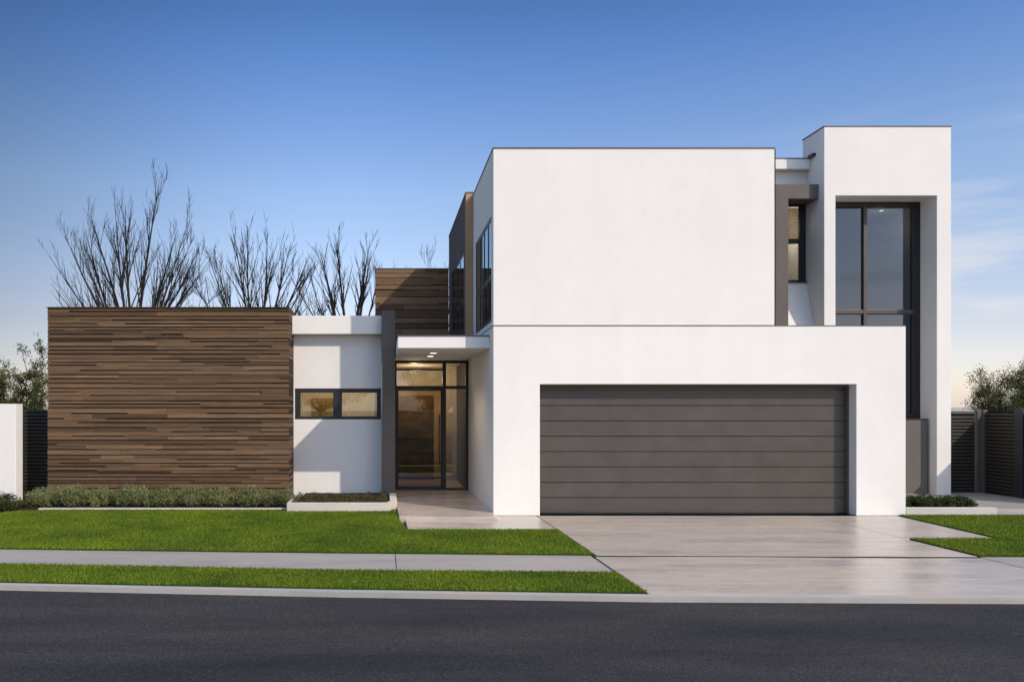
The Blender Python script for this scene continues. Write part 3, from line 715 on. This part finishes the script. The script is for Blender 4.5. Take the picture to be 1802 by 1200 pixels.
for i, (x, y, l) in enumerate(((-7.75, 1.0, 'low green mounded shrub at the left picture edge before the boundary wall'),
                               (-7.10, 0.85, 'low green mounded shrub before the end of the white boundary wall'),
                               (-6.62, 1.10, 'small brownish green shrub between the boundary wall and the silvery row'))):
    shrub('low_shrub', (x, y, 0.0), 0.46 if i < 2 else 0.26, 0.5 if i < 2 else 0.3, 0.32 if i < 2 else 0.2, 4200 if i < 2 else 1800, 0.035, 0.018, 'green' if i < 2 else 'russet', l, group='low shrubs before the boundary wall', up=0.3)
for i, x in enumerate((9.42, 9.80, 10.18, 10.52)):
    shrub('dark_shrub', (x, 0.60, 0.085), 0.27, 0.42, 0.215+0.02*(i % 2), 3600, 0.032, 0.018, 'green',
          ['dark low shrub right against the garage corner', 'second dark low shrub from the garage corner', 'third dark low shrub from the garage corner', 'dark low shrub farthest from the garage, by the side path'][i],
          group='dark low shrubs in the bed right of the garage', up=0.4, seedtone=0.35)
shrub('dark_shrub', (10.75, 0.75, 0.075), 0.17, 0.3, 0.15, 1300, 0.03, 0.016, 'green', 'smallest dark shrub spilling onto the side path', group='dark low shrubs in the bed right of the garage', seedtone=0.3)
# ground cover in the planter
n = 15000
P = np.column_stack([rng.uniform(-1.66, 0.10, n), 0.62+rng.uniform(0, 1, n)**1.3*1.5, np.zeros(n)])
hp = 0.11*(0.45+0.55*np.sin(P[:, 0]*9+np.sin(P[:, 1]*7)*1.5)**2)*(0.7+0.3*np.sin(P[:, 0]*23+1))
P[:, 2] = 0.12+rng.uniform(0.05, 1, n)*hp
o = raw_mesh('ground_cover', leaves(P, 0.030, 0.016, 0.35), 4, np.clip(rng.normal(0.4, 0.25, n), 0, 1), 'russet')
finish(o, 'low russet green ground cover plants filling the pale planter box', 'ground cover', kind='stuff')

# ------------------------------------------------------------------ trees
def polyline(p, d, L, r0, r1, seg, bend, rnd, lift=0.0):
    pts = [p.copy()]; dd = d.normalized()
    for k in range(seg):
        dd = (dd+Vector((rnd.gauss(0, bend), rnd.gauss(0, bend), rnd.gauss(0, bend)+lift))).normalized()
        p = p+dd*(L/seg); pts.append(p.copy())
    return pts, [r0+(r1-r0)*k/seg for k in range(seg+1)]
def branch_dir(d, ang, rnd):
    a = d.cross(Vector((rnd.gauss(0, 1), rnd.gauss(0, 1), rnd.gauss(0, 1)))).normalized()
    return (Matrix.Rotation(ang, 3, a) @ d).normalized()
def bare_tree(loc, label, trunk_h, mains, seed, tw=1.0, mat='bark'):
    """mains: list of (tilt deg in picture plane, depth tilt deg, length, radius)"""
    rnd = random.Random(seed); t = thing('bare_tree', label, 'tree', loc, 'bare trees behind the house')
    base = Vector(loc); tr = MB(); br = MB()
    fork = base+Vector((0, 0, trunk_h))
    tr.tube([base-Vector((0, 0, 0.1)), base+Vector((0.03, 0, trunk_h*0.5)), fork+Vector((0, 0, 0.05))], [0.20, 0.16, 0.14], 10)
    def sub(pts, rads, depth, L):
        n = len(pts)-1
        if depth > 3: return
        cnt = {1: max(5, int(L/0.34)), 2: max(2, int(L/0.30)), 3: 1}[depth]
        for c in range(cnt):
            u = rnd.uniform(0.22 if depth == 1 else 0.15, 0.97); i = min(n-1, int(u*n)); f = u*n-i
            p = pts[i].lerp(pts[i+1], f); d = (pts[i+1]-pts[i]).normalized(); r = rads[i]*(1-f)+rads[i+1]*f
            bd = branch_dir(d, R(rnd.uniform(12, 34)), rnd); bd.z += 0.35; bd.y *= 0.8; bd.normalize()
            l = {1: L*rnd.uniform(0.22, 0.48)*(1.15-u*0.75), 2: L*rnd.uniform(0.3, 0.6)*(1.1-u*0.5), 3: rnd.uniform(0.15, 0.4)}[depth]
            rr = max(0.0060, min(r*0.62, 0.030 if depth == 1 else 0.012)*tw)
            q, rs = polyline(p, bd, l, rr, 0.0038, 5 if depth < 3 else 3, 0.028, rnd, 0.015)
            br.tube(q, rs, 4 if depth < 3 else 3, cap=False); sub(q, rs, depth+1, l)
    for (a, b, L, r) in mains:
        d = Vector((math.sin(R(a)), math.sin(R(b)), math.cos(R(a))))
        s = base+Vector((0, 0, trunk_h*rnd.uniform(0.75, 1.0)))
        q, rs = polyline(s+Vector((0.5*math.sin(R(a)), 0, 0)), d, L, r, 0.006, 12, 0.016, rnd, 0.010)
        br.tube(q, rs, 6, cap=False); sub(q, rs, 1, L)
    tr.build('trunk', mat, t, smooth=True); br.build('branches', mat, t)
    return t
def fan(n, amax, Lc, Le, r, seed):
    rr = random.Random(seed); out = []
    for i in range(n):
        a = -amax+2*amax*i/(n-1)+rr.uniform(-3, 3); u = abs(a)/amax
        out.append((a, rr.uniform(-14, 14), (Lc*(1-u)+Le*u)*rr.uniform(0.9, 1.04), r*(1.1-0.65*u)*rr.uniform(0.75, 1.15)))
    return out
bare_tree((-8.75, 15, 0), 'tallest bare tree, leftmost behind the timber clad wing', 4.1, fan(17, 46, 6.4, 3.7, 0.095, 1), 3)
bare_tree((-4.65, 16, 0), 'bare tree behind the right end of the timber clad wing', 3.9, fan(15, 48, 5.6, 3.2, 0.08, 2), 8)
bare_tree((-1.15, 16, 0), 'bare tree behind the white link wall and strip window', 3.8, fan(14, 46, 4.8, 2.9, 0.08, 3), 14)
bare_tree((2.5, 19, 0), 'small bare tree whose tips show above the upper timber box', 3.4, fan(7, 24, 5.4, 4.4, 0.05, 4), 21)

def leafy_tree(name, loc, label, H_, rad, trunk_h, n, L, W, mat, seed, group=None, sparse=0.5):
    rnd = random.Random(seed); t = thing(name, label, 'tree', loc, group)
    base = Vector(loc); tr = MB(); tips = []
    q, rs = polyline(base-Vector((0, 0, 0.1)), Vector((0, 0, 1)), trunk_h+0.1, 0.028*H_, 0.018*H_, 4, 0.03, rnd); tr.tube(q, rs, 8, cap=False)
    top = q[-1]
    for i in range(11):
        az = i*2.4+rnd.uniform(-0.3, 0.3); tilt = rnd.uniform(8, 62)
        d = Vector((math.cos(az)*math.sin(R(tilt)), math.sin(az)*math.sin(R(tilt)), math.cos(R(tilt))))
        L0 = min((H_-trunk_h)/max(0.35, d.z), rad/max(0.3, math.sin(R(tilt))))*rnd.uniform(0.75, 0.98)
        q, rs = polyline(top-Vector((0, 0, rnd.uniform(0, trunk_h*0.3))), d, L0, 0.011*H_, 0.004, 6, 0.09, rnd, 0.03); tr.tube(q, rs, 5, cap=False)
        for k in range(2, 7):
            for _ in range(3):
                bd = branch_dir((q[k]-q[k-1]).normalized(), R(rnd.uniform(20, 60)), rnd)
                q2, r2 = polyline(q[k], bd, L0*rnd.uniform(0.15, 0.36), 0.004*H_, 0.003, 3, 0.1, rnd, 0.02); tr.tube(q2, r2, 3, cap=False)
                tips += q2[1:]
            tips.append(q[k])
    T = np.array([tuple(v-base) for v in tips])
    w = rng.uniform(0, 1, len(T))**2+0.05; w[rng.uniform(0, 1, len(T)) < sparse*0.4] = 0.0; w /= w.sum()
    k = rng.choice(len(T), n, p=w)
    sp = rng.normal(size=(n, 3)); P = T[k]+sp*rad*0.055
    tone = np.clip(rng.normal(0.5, 0.2, n)+rng.normal(0, 0.14, len(T))[k], 0, 1)
    raw_mesh('crown', leaves(P, L, W, 0.15), 4, tone, mat, t)
    tr.build('trunk', 'barkb', t)
    return t
leafy_tree('leafy_tree', (-10.3, 9.0, 0), 'sparse olive green tree behind the dark fence at the left edge', 3.55, 1.15, 1.1, 22000, 0.06, 0.032, 'olive', 5, sparse=0.5)
leafy_tree('leafy_tree', (-11.9, 10.0, 0), 'denser green tree cut by the left picture edge behind the boundary wall', 3.1, 1.2, 0.8, 20000, 0.06, 0.032, 'olive', 6, sparse=0.4)
shrub('leafy_bush', (-9.7, 7.4, 0), 1.0, 0.6, 2.25, 9000, 0.055, 0.025, 'green', 'dark green bush showing just above the dark slat fence', 'bush', None, 0.2)
leafy_tree('leafy_tree', (18.9, 11, 0), 'wispy olive tree behind the fence posts at the right', 2.85, 1.6, 0.9, 26000, 0.055, 0.028, 'olive', 31, sparse=0.5)
leafy_tree('leafy_tree', (20.4, 11.5, 0), 'fuller olive tree cut by the right picture edge above the fence', 3.1, 1.5, 0.9, 28000, 0.055, 0.030, 'olive', 33, sparse=0.3)
# across the street (seen only as reflections in the glass)
leafy_tree('street_tree', (4.5, -36, 0), 'broad green street tree across the road from the entry door', 6.2, 3.4, 1.8, 26000, 0.16, 0.08, 'olive', 41, 'street trees across the road', 0.3)
leafy_tree('street_tree', (-4.5, -40, 0), 'tall green street tree across the road left of the driveway', 7.0, 3.4, 2.0, 26000, 0.16, 0.08, 'olive', 43, 'street trees across the road', 0.3)
# far hills
hm = MB(); rnd = random.Random(4); N = 60
hs = [3+3*(0.5+0.5*math.sin(i*0.9))+4*(0.5+0.5*math.sin(i*0.37+1)) for i in range(N+1)]
for i in range(N):
    x0, x1 = -900+i*30, -900+(i+1)*30
    hm.quad([(x0, 640, -1), (x1, 640, -1), (x1, 700, hs[i+1]), (x0, 700, hs[i])]); hm.quad([(x0, 700, hs[i]), (x1, 700, hs[i+1]), (x1, 800, -1), (x0, 800, -1)])
finish(hm.build('hills', 'hill', smooth=True), kind='structure')
